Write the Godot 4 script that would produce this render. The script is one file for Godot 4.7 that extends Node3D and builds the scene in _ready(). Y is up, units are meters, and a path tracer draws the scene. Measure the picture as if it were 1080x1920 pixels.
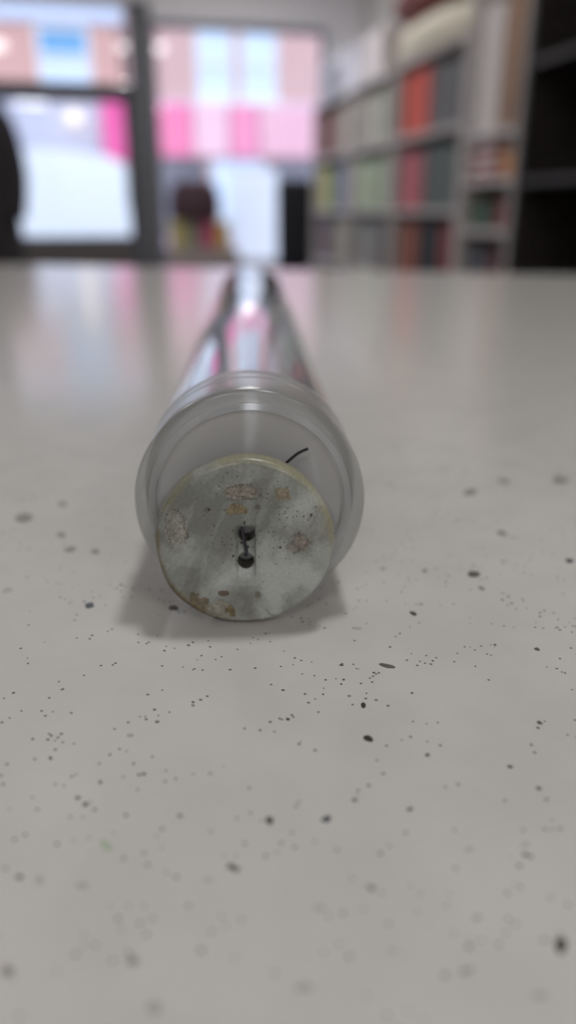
extends Node3D

const TOP := 0.92                       # height of the countertop
var eye := Vector3(0, 0.9653, 0)
var rng := RandomNumberGenerator.new()
var used := {}
var M := {}

# ---------------------------------------------------------------- helpers: nodes
func numbered(called: String) -> String:
	var n: int = used.get(called, -1) + 1
	used[called] = n
	return called if n == 0 else "%s_%03d" % [called, n]

func tag(o: Node3D, label: String, category: String, group := "") -> Node3D:
	o.set_meta("label", label)
	o.set_meta("category", category)
	if group:
		o.set_meta("group", group)
	return o

func thing(called: String, label: String, category: String, at := Vector3.ZERO, turn := 0.0, group := "") -> Node3D:
	var o := Node3D.new()
	o.name = numbered(called)
	add_child(o)
	o.position = at
	o.rotation.y = turn
	tag(o, label, category, group)
	return o

func obj(called: String, st: SurfaceTool, m: Material, parent: Node3D = null, at := Vector3.ZERO) -> MeshInstance3D:
	var o := MeshInstance3D.new()
	o.mesh = st.commit()
	o.material_override = m
	o.position = at
	if parent:
		o.name = called
		parent.add_child(o, true)
	else:
		o.name = numbered(called)
		add_child(o)
	return o

func struct(called: String, st: SurfaceTool, m: Material) -> MeshInstance3D:
	var o := obj(called, st, m)
	o.set_meta("kind", "structure")
	return o

func room_node(called: String, at: Vector3) -> Node3D:
	var o := Node3D.new()
	o.name = numbered(called)
	add_child(o)
	o.position = at
	o.set_meta("kind", "structure")
	return o

# ---------------------------------------------------------------- helpers: shapes
func mb() -> SurfaceTool:
	var st := SurfaceTool.new()
	st.begin(Mesh.PRIMITIVE_TRIANGLES)
	return st

func done(st: SurfaceTool) -> SurfaceTool:
	st.generate_normals()
	return st

func tri(st: SurfaceTool, a: Vector3, b: Vector3, c: Vector3, out: Vector3) -> void:
	if (a - c).cross(a - b).dot(out) < 0.0:
		var t := b
		b = c
		c = t
	st.add_vertex(a)
	st.add_vertex(b)
	st.add_vertex(c)

# a box with chamfered edges
func bx(st: SurfaceTool, c: Vector3, size: Vector3, bevel := 0.0, basis := Basis()) -> void:
	var h := size / 2.0
	var b := minf(bevel, minf(h.x, minf(h.y, h.z)) * 0.9)
	st.set_smooth_group(-1)
	var place := func(p: Vector3) -> Vector3: return c + basis * p
	for ax in 3:
		var u := (ax + 1) % 3
		var v := (ax + 2) % 3
		for s in [-1.0, 1.0]:
			var q := []
			for k in [[-1, -1], [1, -1], [1, 1], [-1, 1]]:
				var p := Vector3()
				p[ax] = s * h[ax]
				p[u] = k[0] * (h[u] - b)
				p[v] = k[1] * (h[v] - b)
				q.append(p)
			var n := Vector3()
			n[ax] = s
			tri(st, place.call(q[0]), place.call(q[1]), place.call(q[2]), basis * n)
			tri(st, place.call(q[0]), place.call(q[2]), place.call(q[3]), basis * n)
		if b > 0.0:
			for s in [-1.0, 1.0]:
				for t in [-1.0, 1.0]:
					var q := []
					for k in [[-1, 0], [1, 0], [1, 1], [-1, 1]]:
						var p := Vector3()
						p[ax] = k[0] * (h[ax] - b)
						p[u] = s * (h[u] - (b if k[1] else 0.0))
						p[v] = t * (h[v] - (0.0 if k[1] else b))
						q.append(p)
					var n := Vector3()
					n[u] = s
					n[v] = t
					tri(st, place.call(q[0]), place.call(q[1]), place.call(q[2]), basis * n)
					tri(st, place.call(q[0]), place.call(q[2]), place.call(q[3]), basis * n)
	if b > 0.0:
		for k in 8:
			var s := Vector3(1 if k & 1 else -1, 1 if k & 2 else -1, 1 if k & 4 else -1)
			var p := s * h
			tri(st, place.call(p - s * Vector3(0, b, b)), place.call(p - s * Vector3(b, 0, b)), place.call(p - s * Vector3(b, b, 0)), basis * s)

func box(size: Vector3, bevel := 0.0, c := Vector3.ZERO) -> SurfaceTool:
	var st := mb()
	bx(st, c, size, bevel)
	return done(st)

# turns a profile (radius, height) round an axis; the outside lies to the right of the profile's direction of travel (upwards)
func lathe(st: SurfaceTool, prof: Array, segs := 32, xf := Transform3D(), squash := 1.0) -> void:
	var group := 0
	for i in prof.size() - 1:
		var a: Vector2 = prof[i]
		var b: Vector2 = prof[i + 1]
		if a.distance_to(b) < 1e-7:
			continue
		if i > 0:
			var d: Vector2 = a - prof[i - 1]
			if absf(d.angle_to(b - a)) > 0.75:
				group += 1
		st.set_smooth_group(group)
		var side := Vector2((b - a).y, -(b - a).x)
		for k in segs:
			var t0 := TAU * k / segs
			var t1 := TAU * (k + 1) / segs
			var tm := (t0 + t1) / 2
			var n := xf.basis * Vector3(side.x * cos(tm), side.y, side.x * sin(tm) * squash)
			var p := [Vector3(a.x * cos(t0), a.y, a.x * sin(t0) * squash), Vector3(b.x * cos(t0), b.y, b.x * sin(t0) * squash), Vector3(b.x * cos(t1), b.y, b.x * sin(t1) * squash), Vector3(a.x * cos(t1), a.y, a.x * sin(t1) * squash)]
			if b.x > 1e-7:
				tri(st, xf * p[0], xf * p[1], xf * p[2], n)
			if a.x > 1e-7:
				tri(st, xf * p[0], xf * p[2], xf * p[3], n)

func turned(prof: Array, segs := 32, squash := 1.0) -> SurfaceTool:
	var st := mb()
	lathe(st, prof, segs, Transform3D(), squash)
	return done(st)

# a tube along points
func tube(st: SurfaceTool, pts: Array, r: float, segs := 10, taper := 1.0) -> void:
	var rings := []
	st.set_smooth_group(0)
	var side := Vector3.ZERO
	for i in pts.size():
		var d: Vector3 = (pts[mini(i + 1, pts.size() - 1)] - pts[maxi(i - 1, 0)]).normalized()
		if side == Vector3.ZERO:
			side = d.cross(Vector3(0.3, 0.9, 0.2)).normalized()
		side = (side - d * side.dot(d)).normalized()
		var up := d.cross(side)
		var ring := []
		var rr := r * lerpf(1.0, taper, float(i) / (pts.size() - 1))
		for k in segs:
			ring.append(pts[i] + (side * cos(TAU * k / segs) + up * sin(TAU * k / segs)) * rr)
		rings.append(ring)
	for i in pts.size() - 1:
		for k in segs:
			var l := (k + 1) % segs
			var n: Vector3 = rings[i][k] + rings[i][l] - pts[i] * 2.0
			tri(st, rings[i][k], rings[i + 1][k], rings[i + 1][l], n)
			tri(st, rings[i][k], rings[i + 1][l], rings[i][l], n)
	for e in [0, pts.size() - 1]:
		var n: Vector3 = pts[e] - pts[1 if e == 0 else e - 1]
		for k in segs:
			tri(st, pts[e], rings[e][k], rings[e][(k + 1) % segs], n)

# smooths a line of points
func curve(ctrl: Array, steps := 8) -> Array:
	var out := []
	for i in ctrl.size() - 1:
		var p0: Vector3 = ctrl[maxi(i - 1, 0)]
		var p3: Vector3 = ctrl[mini(i + 2, ctrl.size() - 1)]
		for k in steps:
			out.append((ctrl[i] as Vector3).cubic_interpolate(ctrl[i + 1], p0, p3, float(k) / steps))
	out.append(ctrl[-1])
	return out

# an outline extruded along z
func slab(st: SurfaceTool, outline: PackedVector2Array, z0: float, z1: float) -> void:
	st.set_smooth_group(-1)
	var ids := Geometry2D.triangulate_polygon(outline)
	for i in range(0, ids.size(), 3):
		for z in [z0, z1]:
			var q := []
			for k in 3:
				q.append(Vector3(outline[ids[i + k]].x, outline[ids[i + k]].y, z))
			tri(st, q[0], q[1], q[2], Vector3(0, 0, signf(z - (z0 + z1) / 2)))
	var turn := -1.0 if Geometry2D.is_polygon_clockwise(outline) else 1.0
	for i in outline.size():
		var a := outline[i]
		var b := outline[(i + 1) % outline.size()]
		var n := Vector3((b - a).y, -(b - a).x, 0) * turn
		tri(st, Vector3(a.x, a.y, z0), Vector3(b.x, b.y, z0), Vector3(b.x, b.y, z1), n)
		tri(st, Vector3(a.x, a.y, z0), Vector3(b.x, b.y, z1), Vector3(a.x, a.y, z1), n)

# ---------------------------------------------------------------- helpers: materials
func mat(r: float, g: float, b: float, rough := 0.6, metal := 0.0) -> StandardMaterial3D:
	var m := StandardMaterial3D.new()
	m.albedo_color = Color(r / 255.0, g / 255.0, b / 255.0)
	m.roughness = rough
	m.metallic = metal
	return m

func noise_tex(freq: float, colors: Array, size := 256, octaves := 4, sd := 1) -> NoiseTexture2D:
	var n := FastNoiseLite.new()
	n.seed = sd
	n.frequency = freq
	n.fractal_octaves = octaves
	var g := Gradient.new()
	g.offsets = PackedFloat32Array([0.3, 0.7])
	g.colors = PackedColorArray([colors[0], colors[1]])
	var t := NoiseTexture2D.new()
	t.width = size
	t.height = size
	t.seamless = true
	t.noise = n
	t.color_ramp = g
	return t

# a material whose colour wanders a little around its own tone
func grained(r: float, g: float, b: float, rough: float, scale: float, amount := 0.12, freq := 0.03) -> StandardMaterial3D:
	var m := mat(255, 255, 255, rough)
	var c := Color(r / 255.0, g / 255.0, b / 255.0)
	m.albedo_texture = noise_tex(freq, [c.darkened(amount), c.lightened(amount * 0.6)], 256, 5, int(r + g * 3 + b * 7))
	m.uv1_triplanar = true
	m.uv1_scale = Vector3.ONE * scale
	return m

# where the line of sight through a pixel meets the countertop
func on_counter(px: float, py: float) -> Vector3:
	var b := Basis(Vector3.UP, deg_to_rad(-12.3)) * Basis(Vector3.RIGHT, deg_to_rad(-21.4))
	var d := b * Vector3(px - 540.0, 960.0 - py, -1444.0)
	return eye + d * ((TOP - eye.y) / d.y)

# ================================================================ the scene
func _ready() -> void:
	rng.seed = 7
	camera_and_light()
	materials()
	shell()
	street()
	counter()
	button_tube()
	button()
	wire()
	shelves()
	shop_things()

func camera_and_light() -> void:
	var cam := Camera3D.new()
	cam.name = "camera"
	cam.position = eye
	cam.rotation_degrees = Vector3(-21.4, -12.3, 0)
	var at := CameraAttributesPhysical.new()
	at.frustum_focal_length = 18.06
	at.frustum_near = 0.005
	at.frustum_far = 200.0
	at.frustum_focus_distance = 0.081
	at.exposure_aperture = 18.06 / 2.4
	cam.attributes = at
	add_child(cam)
	cam.current = true
	var e := Environment.new()
	var sky := Sky.new()
	var sm := ProceduralSkyMaterial.new()
	sm.sky_top_color = Color(0.76, 0.81, 0.90)
	sm.sky_horizon_color = Color(0.86, 0.90, 0.97)
	sm.ground_horizon_color = Color(0.6, 0.62, 0.66)
	sm.ground_bottom_color = Color(0.4, 0.4, 0.42)
	sm.sun_angle_max = 0.0
	sky.sky_material = sm
	e.background_mode = Environment.BG_SKY
	e.sky = sky
	e.background_energy_multiplier = 3.0
	e.tonemap_mode = Environment.TONE_MAPPER_LINEAR
	e.tonemap_exposure = 1.17
	e.sdfgi_enabled = true
	e.ssao_enabled = true
	e.ssil_enabled = true
	var w := WorldEnvironment.new()
	w.name = "world_environment"
	w.environment = e
	add_child(w)
	# the ceiling panels: a glowing diffuser in a frame and a light of its size just below
	for p in [[0.40, -0.42, 1.1, "small ceiling light panel above the counter", 0.26], [-1.2, 2.2, 1.5, "ceiling light panel behind the camera on the left"], [0.9, 2.4, 1.5, "ceiling light panel behind the camera on the right"], [-1.3, -3.2, 1.2, "ceiling light panel between the counter and the shop door"], [0.55, -3.4, 1.0, "ceiling light panel beside the shelving"], [0.95, -5.5, 1.5, "ceiling light panel nearest the shop window"], [-1.6, -5.5, 1.5, "ceiling light panel nearest the shop door"]]:
		ceiling_panel(Vector3(p[0], 2.8, p[1]), p[2], p[3], p[4] if p.size() > 4 else 0.6)

func ceiling_panel(at: Vector3, energy: float, label: String, side: float) -> void:
	var o := thing("ceiling_light", label, "ceiling light", at, 0, "ceiling light panels")
	var f := mb()
	for s in [-1.0, 1.0]:
		bx(f, Vector3(side / 2 * s, -0.015, 0), Vector3(0.03, 0.03, side + 0.03), 0.004)
		bx(f, Vector3(0, -0.015, side / 2 * s), Vector3(side - 0.03, 0.03, 0.03), 0.004)
	obj("frame", done(f), mat(235, 235, 232, 0.5), o)
	var d := mat(240, 238, 230, 0.6)
	d.emission_enabled = true
	d.emission = Color(1.0, 1.0, 1.0)
	d.emission_energy_multiplier = 1.2
	obj("diffuser", box(Vector3(side - 0.03, 0.012, side - 0.03), 0.002, Vector3(0, -0.008, 0)), d, o)
	var l := AreaLight3D.new()
	l.name = "lamp"
	l.area_size = Vector2(side - 0.05, side - 0.05)
	l.light_color = Color(1.0, 1.0, 1.0)
	l.light_energy = energy
	l.area_range = 12.0
	l.area_attenuation = 2.0
	l.shadow_enabled = true
	o.add_child(l)
	l.position = Vector3(0, -0.035, 0)
	l.rotation_degrees = Vector3(-90, 0, 0)

func materials() -> void:
	M.wall = grained(214, 210, 206, 0.85, 1.0, 0.03)
	M.ceiling = mat(222, 219, 214, 0.9)
	M.floor = grained(128, 120, 114, 0.5, 1.5, 0.15)
	M.frame = grained(90, 90, 95, 0.45, 3.0, 0.08)
	M.pane = mat(240, 246, 250, 0.03)
	M.pane.albedo_color.a = 0.06
	M.pane.transparency = BaseMaterial3D.TRANSPARENCY_ALPHA
	M.quartz = grained(206, 203, 198, 0.15, 9.0, 0.015)
	M.cabinet = grained(150, 142, 132, 0.6, 3.0, 0.05)
	M.speck = mat(60, 58, 54, 0.4)
	M.shelf = grained(188, 180, 177, 0.55, 3.0, 0.05)
	M.dark = grained(38, 30, 27, 0.6, 3.0, 0.2)
	M.paper = mat(225, 218, 202, 0.85)

# ---------------------------------------------------------------- the shop's shell
func shell() -> void:
	var x0 := -3.6
	var x1 := 2.12
	var z0 := -6.95
	var z1 := 3.2
	struct("floor", box(Vector3(x1 - x0 + 0.4, 0.2, z1 - z0 + 0.4), 0, Vector3((x0 + x1) / 2, -0.1, (z0 + z1) / 2)), M.floor)
	struct("ceiling", box(Vector3(x1 - x0 + 0.4, 0.2, z1 - z0 + 0.4), 0, Vector3((x0 + x1) / 2, 2.92, (z0 + z1) / 2)), M.ceiling)
	struct("wall_right", box(Vector3(0.2, 2.84, z1 - z0 + 0.4), 0, Vector3(x1 + 0.1, 1.41, (z0 + z1) / 2)), M.wall)
	struct("wall_left", box(Vector3(0.2, 2.84, z1 - z0 + 0.4), 0, Vector3(x0 - 0.1, 1.41, (z0 + z1) / 2)), M.wall)
	struct("wall_back", box(Vector3(x1 - x0, 2.84, 0.2), 0, Vector3((x0 + x1) / 2, 1.41, z1 + 0.1)), M.wall)
	# front wall: header, risers below the shop windows and the strips between openings
	var f := mb()
	bx(f, Vector3((0.43 + x1) / 2, 2.58, z0 - 0.1), Vector3(x1 - 0.43, 0.5, 0.2))
	bx(f, Vector3((x0 + 0.43) / 2, 2.63, z0 - 0.1), Vector3(0.43 - x0, 0.4, 0.2))
	bx(f, Vector3((0.43 + 1.85) / 2, 0.26, z0 - 0.1), Vector3(1.42, 0.52, 0.2))
	bx(f, Vector3((1.85 + x1) / 2, 1.16, z0 - 0.1), Vector3(x1 - 1.85, 2.34, 0.2))
	bx(f, Vector3((x0 - 1.05) / 2, 0.26, z0 - 0.1), Vector3(-1.05 - x0, 0.52, 0.2))
	struct("wall_front", done(f), mat(240, 238, 242, 0.8))
	# the dark post between door and window, and the one on the door's other side
	struct("trim_1", box(Vector3(0.18, 2.44, 0.26), 0.01, Vector3(0.34, 1.22, z0 - 0.08)), M.frame)
	struct("trim_2", box(Vector3(0.16, 2.44, 0.26), 0.01, Vector3(-0.97, 1.22, z0 - 0.08)), M.frame)
	# the shop window right of the post
	for s in [[1, 0.43, 1.85, 2.33], [2, -3.6, -1.05, 2.43]]:
		var w := room_node("window_%d" % s[0], Vector3((s[1] + s[2]) / 2, 0.52, z0 - 0.1))
		var wide: float = s[2] - s[1]
		var high: float = s[3] - 0.52
		var fr := mb()
		for k in [-1.0, 1.0]:
			bx(fr, Vector3(k * (wide / 2 - 0.02), high / 2, 0), Vector3(0.04, high, 0.07), 0.006)
		bx(fr, Vector3(0, high - 0.02, 0), Vector3(wide - 0.08, 0.04, 0.07), 0.006)
		bx(fr, Vector3(0, 0.02, 0), Vector3(wide - 0.08, 0.04, 0.07), 0.006)
		obj("window_frame", done(fr), mat(150, 148, 155, 0.5), w)
		obj("pane", box(Vector3(wide - 0.08, high - 0.08, 0.008), 0, Vector3(0, high / 2, 0)), M.pane, w)
		obj("window_sill", box(Vector3(wide, 0.03, 0.34), 0.006, Vector3(0, -0.015, 0.25)), M.shelf, w)
	# the door with its transom light above
	var d := room_node("door_1", Vector3(-0.32, 0, z0 - 0.1))
	var st := mb()
	for k in [-1.0, 1.0]:
		bx(st, Vector3(k * 0.54, 0.93, 0), Vector3(0.075, 1.84, 0.05), 0.006)
	bx(st, Vector3(0, 1.80, 0), Vector3(1.005, 0.07, 0.05), 0.006)
	bx(st, Vector3(0, 0.71, 0), Vector3(1.005, 0.10, 0.05), 0.006)
	bx(st, Vector3(0, 0.09, 0), Vector3(1.005, 0.16, 0.05), 0.006)
	obj("door_frame", done(st), M.frame, d)
	obj("kick_panel", box(Vector3(1.005, 0.49, 0.03), 0.004, Vector3(0, 0.415, 0)), mat(92, 84, 80, 0.5), d)
	obj("pane", box(Vector3(1.005, 1.005, 0.008), 0, Vector3(0, 1.2625, 0)), M.pane, d)
	obj("transom_bar", box(Vector3(1.155, 0.05, 0.10), 0.006, Vector3(0, 1.865, 0.02)), M.frame, d)
	obj("transom_pane", box(Vector3(1.155, 0.54, 0.008), 0, Vector3(0, 2.16, 0)), M.pane, d)
	var h := mb()
	tube(h, [Vector3(0.50, 1.0, 0.03), Vector3(0.50, 1.0, 0.075), Vector3(0.50, 1.3, 0.075), Vector3(0.50, 1.3, 0.03)], 0.011)
	obj("door_handle", done(h), mat(150, 150, 150, 0.3, 1.0), d)

# ---------------------------------------------------------------- across the street
func window_on(parent: Node3D, x: float, y: float, w: float, h: float, upper: Material, lower: Material) -> void:
	var frame := mb()
	for k in [-1.0, 1.0]:
		bx(frame, Vector3(k * (w / 2 - 0.04), h / 2, 0), Vector3(0.08, h, 0.10), 0.01)
	for v in [0.04, h * 0.5, h - 0.04]:
		bx(frame, Vector3(0, v, 0), Vector3(w - 0.16, 0.08, 0.10), 0.01)
	var o := obj("window", done(frame), mat(236, 238, 240, 0.5), parent, Vector3(x, y, 0.02))
	obj("pane", box(Vector3(w - 0.16, h / 2 - 0.1, 0.02), 0, Vector3(0, h * 0.75, -0.02)), upper, o)
	obj("pane", box(Vector3(w - 0.16, h / 2 - 0.1, 0.02), 0, Vector3(0, h * 0.25, -0.02)), lower, o)
	obj("stone_sill", box(Vector3(w + 0.2, 0.10, 0.22), 0.015, Vector3(0, -0.05, 0.05)), mat(232, 230, 228, 0.8), o)

func street() -> void:
	struct("pavement", box(Vector3(30, 0.12, 3.0), 0.01, Vector3(0, -0.16, -8.65)), grained(150, 150, 150, 0.9, 1.0))
	struct("road", box(Vector3(30, 0.1, 9.0), 0, Vector3(0, -0.26, -14.6)), grained(105, 106, 110, 0.9, 1.0))
	struct("pavement", box(Vector3(30, 0.12, 3.0), 0.01, Vector3(0, -0.16, -20.5)), grained(160, 158, 156, 0.9, 1.0))
	var brick := grained(226, 172, 160, 0.9, 1.4, 0.10, 0.06)
	var brick2 := grained(224, 178, 172, 0.9, 1.4, 0.10, 0.06)
	var z := -22.0
	var white := mat(240, 242, 246, 0.5)
	var glass_sky_tint := mat(96, 160, 205, 0.15)  # sky reflection put into the upper panes as plain blue
	var glass_pale := mat(214, 228, 244, 0.15)
	var glass_dark := mat(112, 110, 124, 0.3)
	# left building
	var a := thing("brick_building", "pink brick building across the street seen through the shop door, with reflected sky painted blue into an upper window", "building", Vector3(-3.2, -0.1, z))
	obj("wall", box(Vector3(7.6, 5.2, 4.0), 0.02, Vector3(0, 2.6, -2.0)), brick, a)
	obj("stone_band", box(Vector3(7.8, 1.0, 4.2), 0.05, Vector3(0, 5.7, -2.0)), mat(206, 214, 232, 0.8), a)
	obj("parapet", box(Vector3(7.6, 1.2, 4.0), 0.03, Vector3(0, 6.8, -2.0)), brick, a)
	for x in [-2.6, -0.15, 2.46]:
		window_on(a, x, 3.86, 1.25, 1.3, glass_sky_tint, glass_pale)
	var fs := obj("fascia", box(Vector3(7.3, 1.2, 0.22), 0.03, Vector3(0, 2.95, 0.1)), mat(192, 192, 208, 0.6), a)
	obj("fascia_trim", box(Vector3(7.4, 0.07, 0.30), 0.01, Vector3(0, 3.58, 0.12)), white, fs)
	obj("shopfront", box(Vector3(7.0, 0.6, 0.12), 0.02, Vector3(0, 0.3, 0.05)), mat(150, 150, 175, 0.6), a)
	for k in 5:
		obj("shop_pane", box(Vector3(1.28, 1.65, 0.05), 0.01, Vector3(-2.8 + 1.4 * k, 1.45, 0.04)), glass_dark, a)
	# right building
	var b := thing("brick_building", "pink brick building across the street seen through the right shop window", "building", Vector3(4.9, -0.1, z))
	obj("wall", box(Vector3(8.4, 7.0, 4.0), 0.02, Vector3(0, 3.5, -2.0)), brick2, b)
	for x in [-2.0, -0.86, 1.4, 2.6]:
		window_on(b, x, 3.66, 0.92, 1.66, glass_pale, glass_pale)
	obj("string_course", box(Vector3(8.5, 0.16, 0.2), 0.02, Vector3(0, 3.56, 0.05)), mat(210, 190, 205, 0.8), b)
	var pinks := [[-3.1, 0.9, 250, 120, 168], [-2.15, 0.9, 248, 196, 208], [-1.3, 0.7, 248, 142, 180], [-0.1, 1.6, 238, 178, 192], [1.1, 0.7, 246, 172, 194], [2.2, 1.4, 244, 122, 168]]
	for p in pinks:
		obj("fascia_panel", box(Vector3(p[1], 1.2, 0.2), 0.02, Vector3(p[0], 2.95, 0.1)), mat(p[2], p[3], p[4], 0.5), b)
	for k in 5:
		obj("shop_pane", box(Vector3(1.4, 1.9, 0.05), 0.01, Vector3(-3.0 + 1.55 * k, 1.35, 0.04)), [glass_dark, glass_pale, glass_dark, glass_pale, glass_pale][k], b)
	obj("stall_riser", box(Vector3(8.0, 0.42, 0.14), 0.02, Vector3(0, 0.21, 0.05)), mat(190, 160, 190, 0.6), b)
	var sgn := thing("projecting_sign", "bright magenta projecting sign on the street front left of the dark post", "sign", Vector3(0.33, 2.1, z + 0.5))
	obj("sign_board", box(Vector3(0.62, 1.3, 0.14), 0.03, Vector3(0, 0.65, 0)), mat(240, 66, 152, 0.4), sgn)
	obj("bracket", box(Vector3(0.05, 0.05, 0.30), 0.01, Vector3(0, 1.32, -0.15)), M.frame, sgn)
	# globe lamp
	var gl := thing("globe_lamp", "round cream globe lamp glowing in front of the pale fascia across the street", "lamp", Vector3(-0.62, 3.02, z + 0.55))
	var gm := mat(255, 245, 225, 0.4)
	gm.emission_enabled = true
	gm.emission = Color(1.0, 0.9, 0.75)
	gm.emission_energy_multiplier = 0.5
	var g := mb()
	var prof := []
	for i in 17:
		prof.append(Vector2(0.16 * sin(PI * i / 16.0), -0.16 * cos(PI * i / 16.0)))
	lathe(g, prof, 24)
	obj("lamp_globe", done(g), gm, gl)
	obj("bracket", box(Vector3(0.05, 0.05, 0.35), 0.01, Vector3(0, -0.17, -0.17)), M.frame, gl)
	var gli := OmniLight3D.new()
	gli.name = "lamp"
	gli.light_color = Color(1.0, 0.9, 0.75)
	gli.light_energy = 0.1
	gli.light_size = 0.15
	gli.omni_range = 20.0
	gli.omni_attenuation = 2.0
	gli.shadow_enabled = true
	gl.add_child(gli)
	van()

func van() -> void:
	var v := thing("van", "white van parked on the street behind the shop door", "vehicle", Vector3(-1.1, -0.2, -12.6))
	var paint := mat(248, 250, 252, 0.25)
	var st := mb()
	slab(st, PackedVector2Array([Vector2(-2.2, 0.45), Vector2(1.55, 0.45), Vector2(1.58, 0.95), Vector2(1.52, 1.45), Vector2(1.42, 1.72), Vector2(1.15, 1.86), Vector2(0.4, 1.92), Vector2(-0.9, 1.92), Vector2(-1.35, 1.75), Vector2(-1.75, 1.25), Vector2(-2.2, 1.1), Vector2(-2.3, 0.8)]), -0.85, 0.85)
	obj("body", done(st), paint, v)
	var gm := mat(190, 205, 220, 0.08)
	obj("side_window", box(Vector3(0.62, 0.42, 0.02), 0.008, Vector3(-0.75, 1.45, 0.855)), gm, v)
	obj("side_trim", box(Vector3(3.3, 0.08, 0.03), 0.01, Vector3(-0.2, 0.72, 0.86)), mat(120, 122, 126, 0.6), v)
	for x in [-1.5, 0.95]:
		for s in [-1.0, 1.0]:
			var w := mb()
			lathe(w, [Vector2(0.0, -0.1), Vector2(0.28, -0.1), Vector2(0.33, -0.06), Vector2(0.33, 0.06), Vector2(0.28, 0.1), Vector2(0.2, 0.09), Vector2(0.18, 0.05), Vector2(0.0, 0.05)], 28, Transform3D(Basis(Vector3.RIGHT, PI / 2 * s), Vector3.ZERO))
			obj("wheel", done(w), mat(40, 40, 42, 0.8), v, Vector3(x, 0.33, s * 0.78))

# ---------------------------------------------------------------- the counter
func counter() -> void:
	var turn := deg_to_rad(-26.84)
	var o := thing("counter", "pale speckled stone shop counter filling the foreground", "counter", Vector3(0, 0, 0), turn)
	# local -z is the far side
	obj("cabinet", box(Vector3(3.0, 0.88, 0.70), 0.01, Vector3(0.1, 0.44, -0.255)), M.cabinet, o)
	var t := obj("countertop", box(Vector3(3.1, 0.04, 0.81), 0.003, Vector3(0.1, TOP - 0.02, -0.236)), M.quartz, o)
	# dark chips in the stone: pixel place, length, width (in pixels at that place), turn, tone
	var flecks := [
		[727, 1248, 36, 9, -10, 0], [681, 1323, 10, 15, 20, 1], [690, 1384, 24, 13, -15, 1], [801, 1415, 9, 9, 0, 0], [613, 1535, 25, 17, 10, 2], [505, 1538, 22, 17, 30, 0], [438, 1627, 34, 15, -28, 0],
		[160, 1508, 12, 11, 0, 0], [146, 1496, 12, 8, 0, 0], [1050, 1770, 32, 40, 0, 1], [250, 1800, 20, 22, 0, 3], [15, 1818, 26, 24, 0, 3], [1007, 1217, 15, 7, -10, 0], [775, 1150, 20, 9, -15, 1],
		[168, 1135, 22, 13, 15, 2], [325, 1140, 22, 12, 0, 0], [1068, 1052, 22, 13, 0, 2], [888, 1076, 24, 13, 0, 0], [903, 1103, 17, 9, -10, 3], [797, 1070, 12, 9, 0, 3],
		[718, 1066, 10, 7, 0, 3], [940, 1000, 26, 14, -10, 3], [880, 922, 30, 17, 0, 3], [1050, 900, 34, 15, 0, 3], [945, 902, 30, 14, 0, 3], [45, 972, 34, 22, 0, 3], [118, 945, 24, 15, 0, 3], [115, 1003, 24, 15, 0, 3], [132, 1030, 26, 12, 0, 3], [178, 1034, 20, 11, 0, 3],
	]
	var more := [
		[740, 840, 30, 14, 0, 4], [735, 910, 26, 13, 0, 4], [830, 882, 24, 12, 0, 4], [245, 1378, 22, 9, 0, 4], [75, 1648, 18, 18, 0, 4], [155, 1660, 30, 12, 0, 4], [895, 1720, 20, 10, 10, 3], [600, 1702, 30, 9, -8, 4], [670, 1178, 20, 8, 0, 4],
		[1012, 1355, 16, 8, -30, 0], [768, 1517, 14, 9, 12, 0], [188, 1466, 8, 8, 0, 0], [95, 1421, 9, 7, 0, 0], [15, 1106, 26, 10, 15, 4], [390, 1649, 24, 7, 0, 4], [790, 1676, 18, 9, 10, 4], [735, 1783, 22, 12, 0, 4], [1012, 1865, 34, 18, 0, 4], [570, 1850, 40, 22, 0, 4],
		[1025, 1498, 12, 7, 0, 3], [540, 1348, 9, 6, 0, 1], [362, 1322, 9, 6, 0, 3], [338, 1529, 12, 7, -10, 0], [237, 1528, 10, 6, -20, 0], [984, 1583, 26, 9, 15, 4], [880, 1592, 22, 8, 20, 4], [632, 1593, 12, 7, 0, 3], [528, 1580, 12, 7, 0, 3], [395, 1450, 12, 8, 0, 4], [290, 1890, 34, 30, 0, 4],
	]
	var tones := [mat(84, 81, 75, 0.5), mat(44, 42, 39, 0.5), mat(72, 75, 82, 0.5), mat(134, 130, 123, 0.5), mat(166, 162, 155, 0.5)]
	for f in flecks + more:
		fleck(o, t, f, tones[f[5]], 1.0)
	var green := mat(176, 190, 168, 0.2)
	fleck(o, t, [200, 1585, 40, 18, -42, 0], green, 1.0).set_meta("label", "pale green glassy chip")
	# the peppering of tiny pits and grains, far too many to count
	var dot := mb()
	dot.set_smooth_group(-1)
	for k in 7:
		var a0 := TAU * k / 7
		var a1 := TAU * (k + 1) / 7
		tri(dot, Vector3(0, 0.00004, 0), Vector3(cos(a0), 0.00001, sin(a0)), Vector3(cos(a1), 0.00001, sin(a1)), Vector3.UP)
	done(dot)
	var mm := MultiMesh.new()
	mm.transform_format = MultiMesh.TRANSFORM_3D
	mm.use_colors = true
	mm.mesh = dot.commit()
	var cloud := FastNoiseLite.new()
	cloud.seed = 5
	cloud.frequency = 70.0
	var places := []
	var inv := o.transform.affine_inverse()
	while places.size() < 6800:
		var p := Vector3(rng.randf_range(-0.09, 0.15), TOP, -rng.randf_range(0.02, 0.20))
		if cloud.get_noise_2d(p.x, p.z) < rng.randf_range(-0.8, 0.45):
			continue
		var n := 1 if rng.randf() < 0.62 else rng.randi_range(2, 4)
		var a := rng.randf_range(-1.0, 1.0)
		for i in n:
			places.append(p + Vector3(cos(a), 0, sin(a)) * i * rng.randf_range(0.0008, 0.0018))
	mm.instance_count = places.size()
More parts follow.
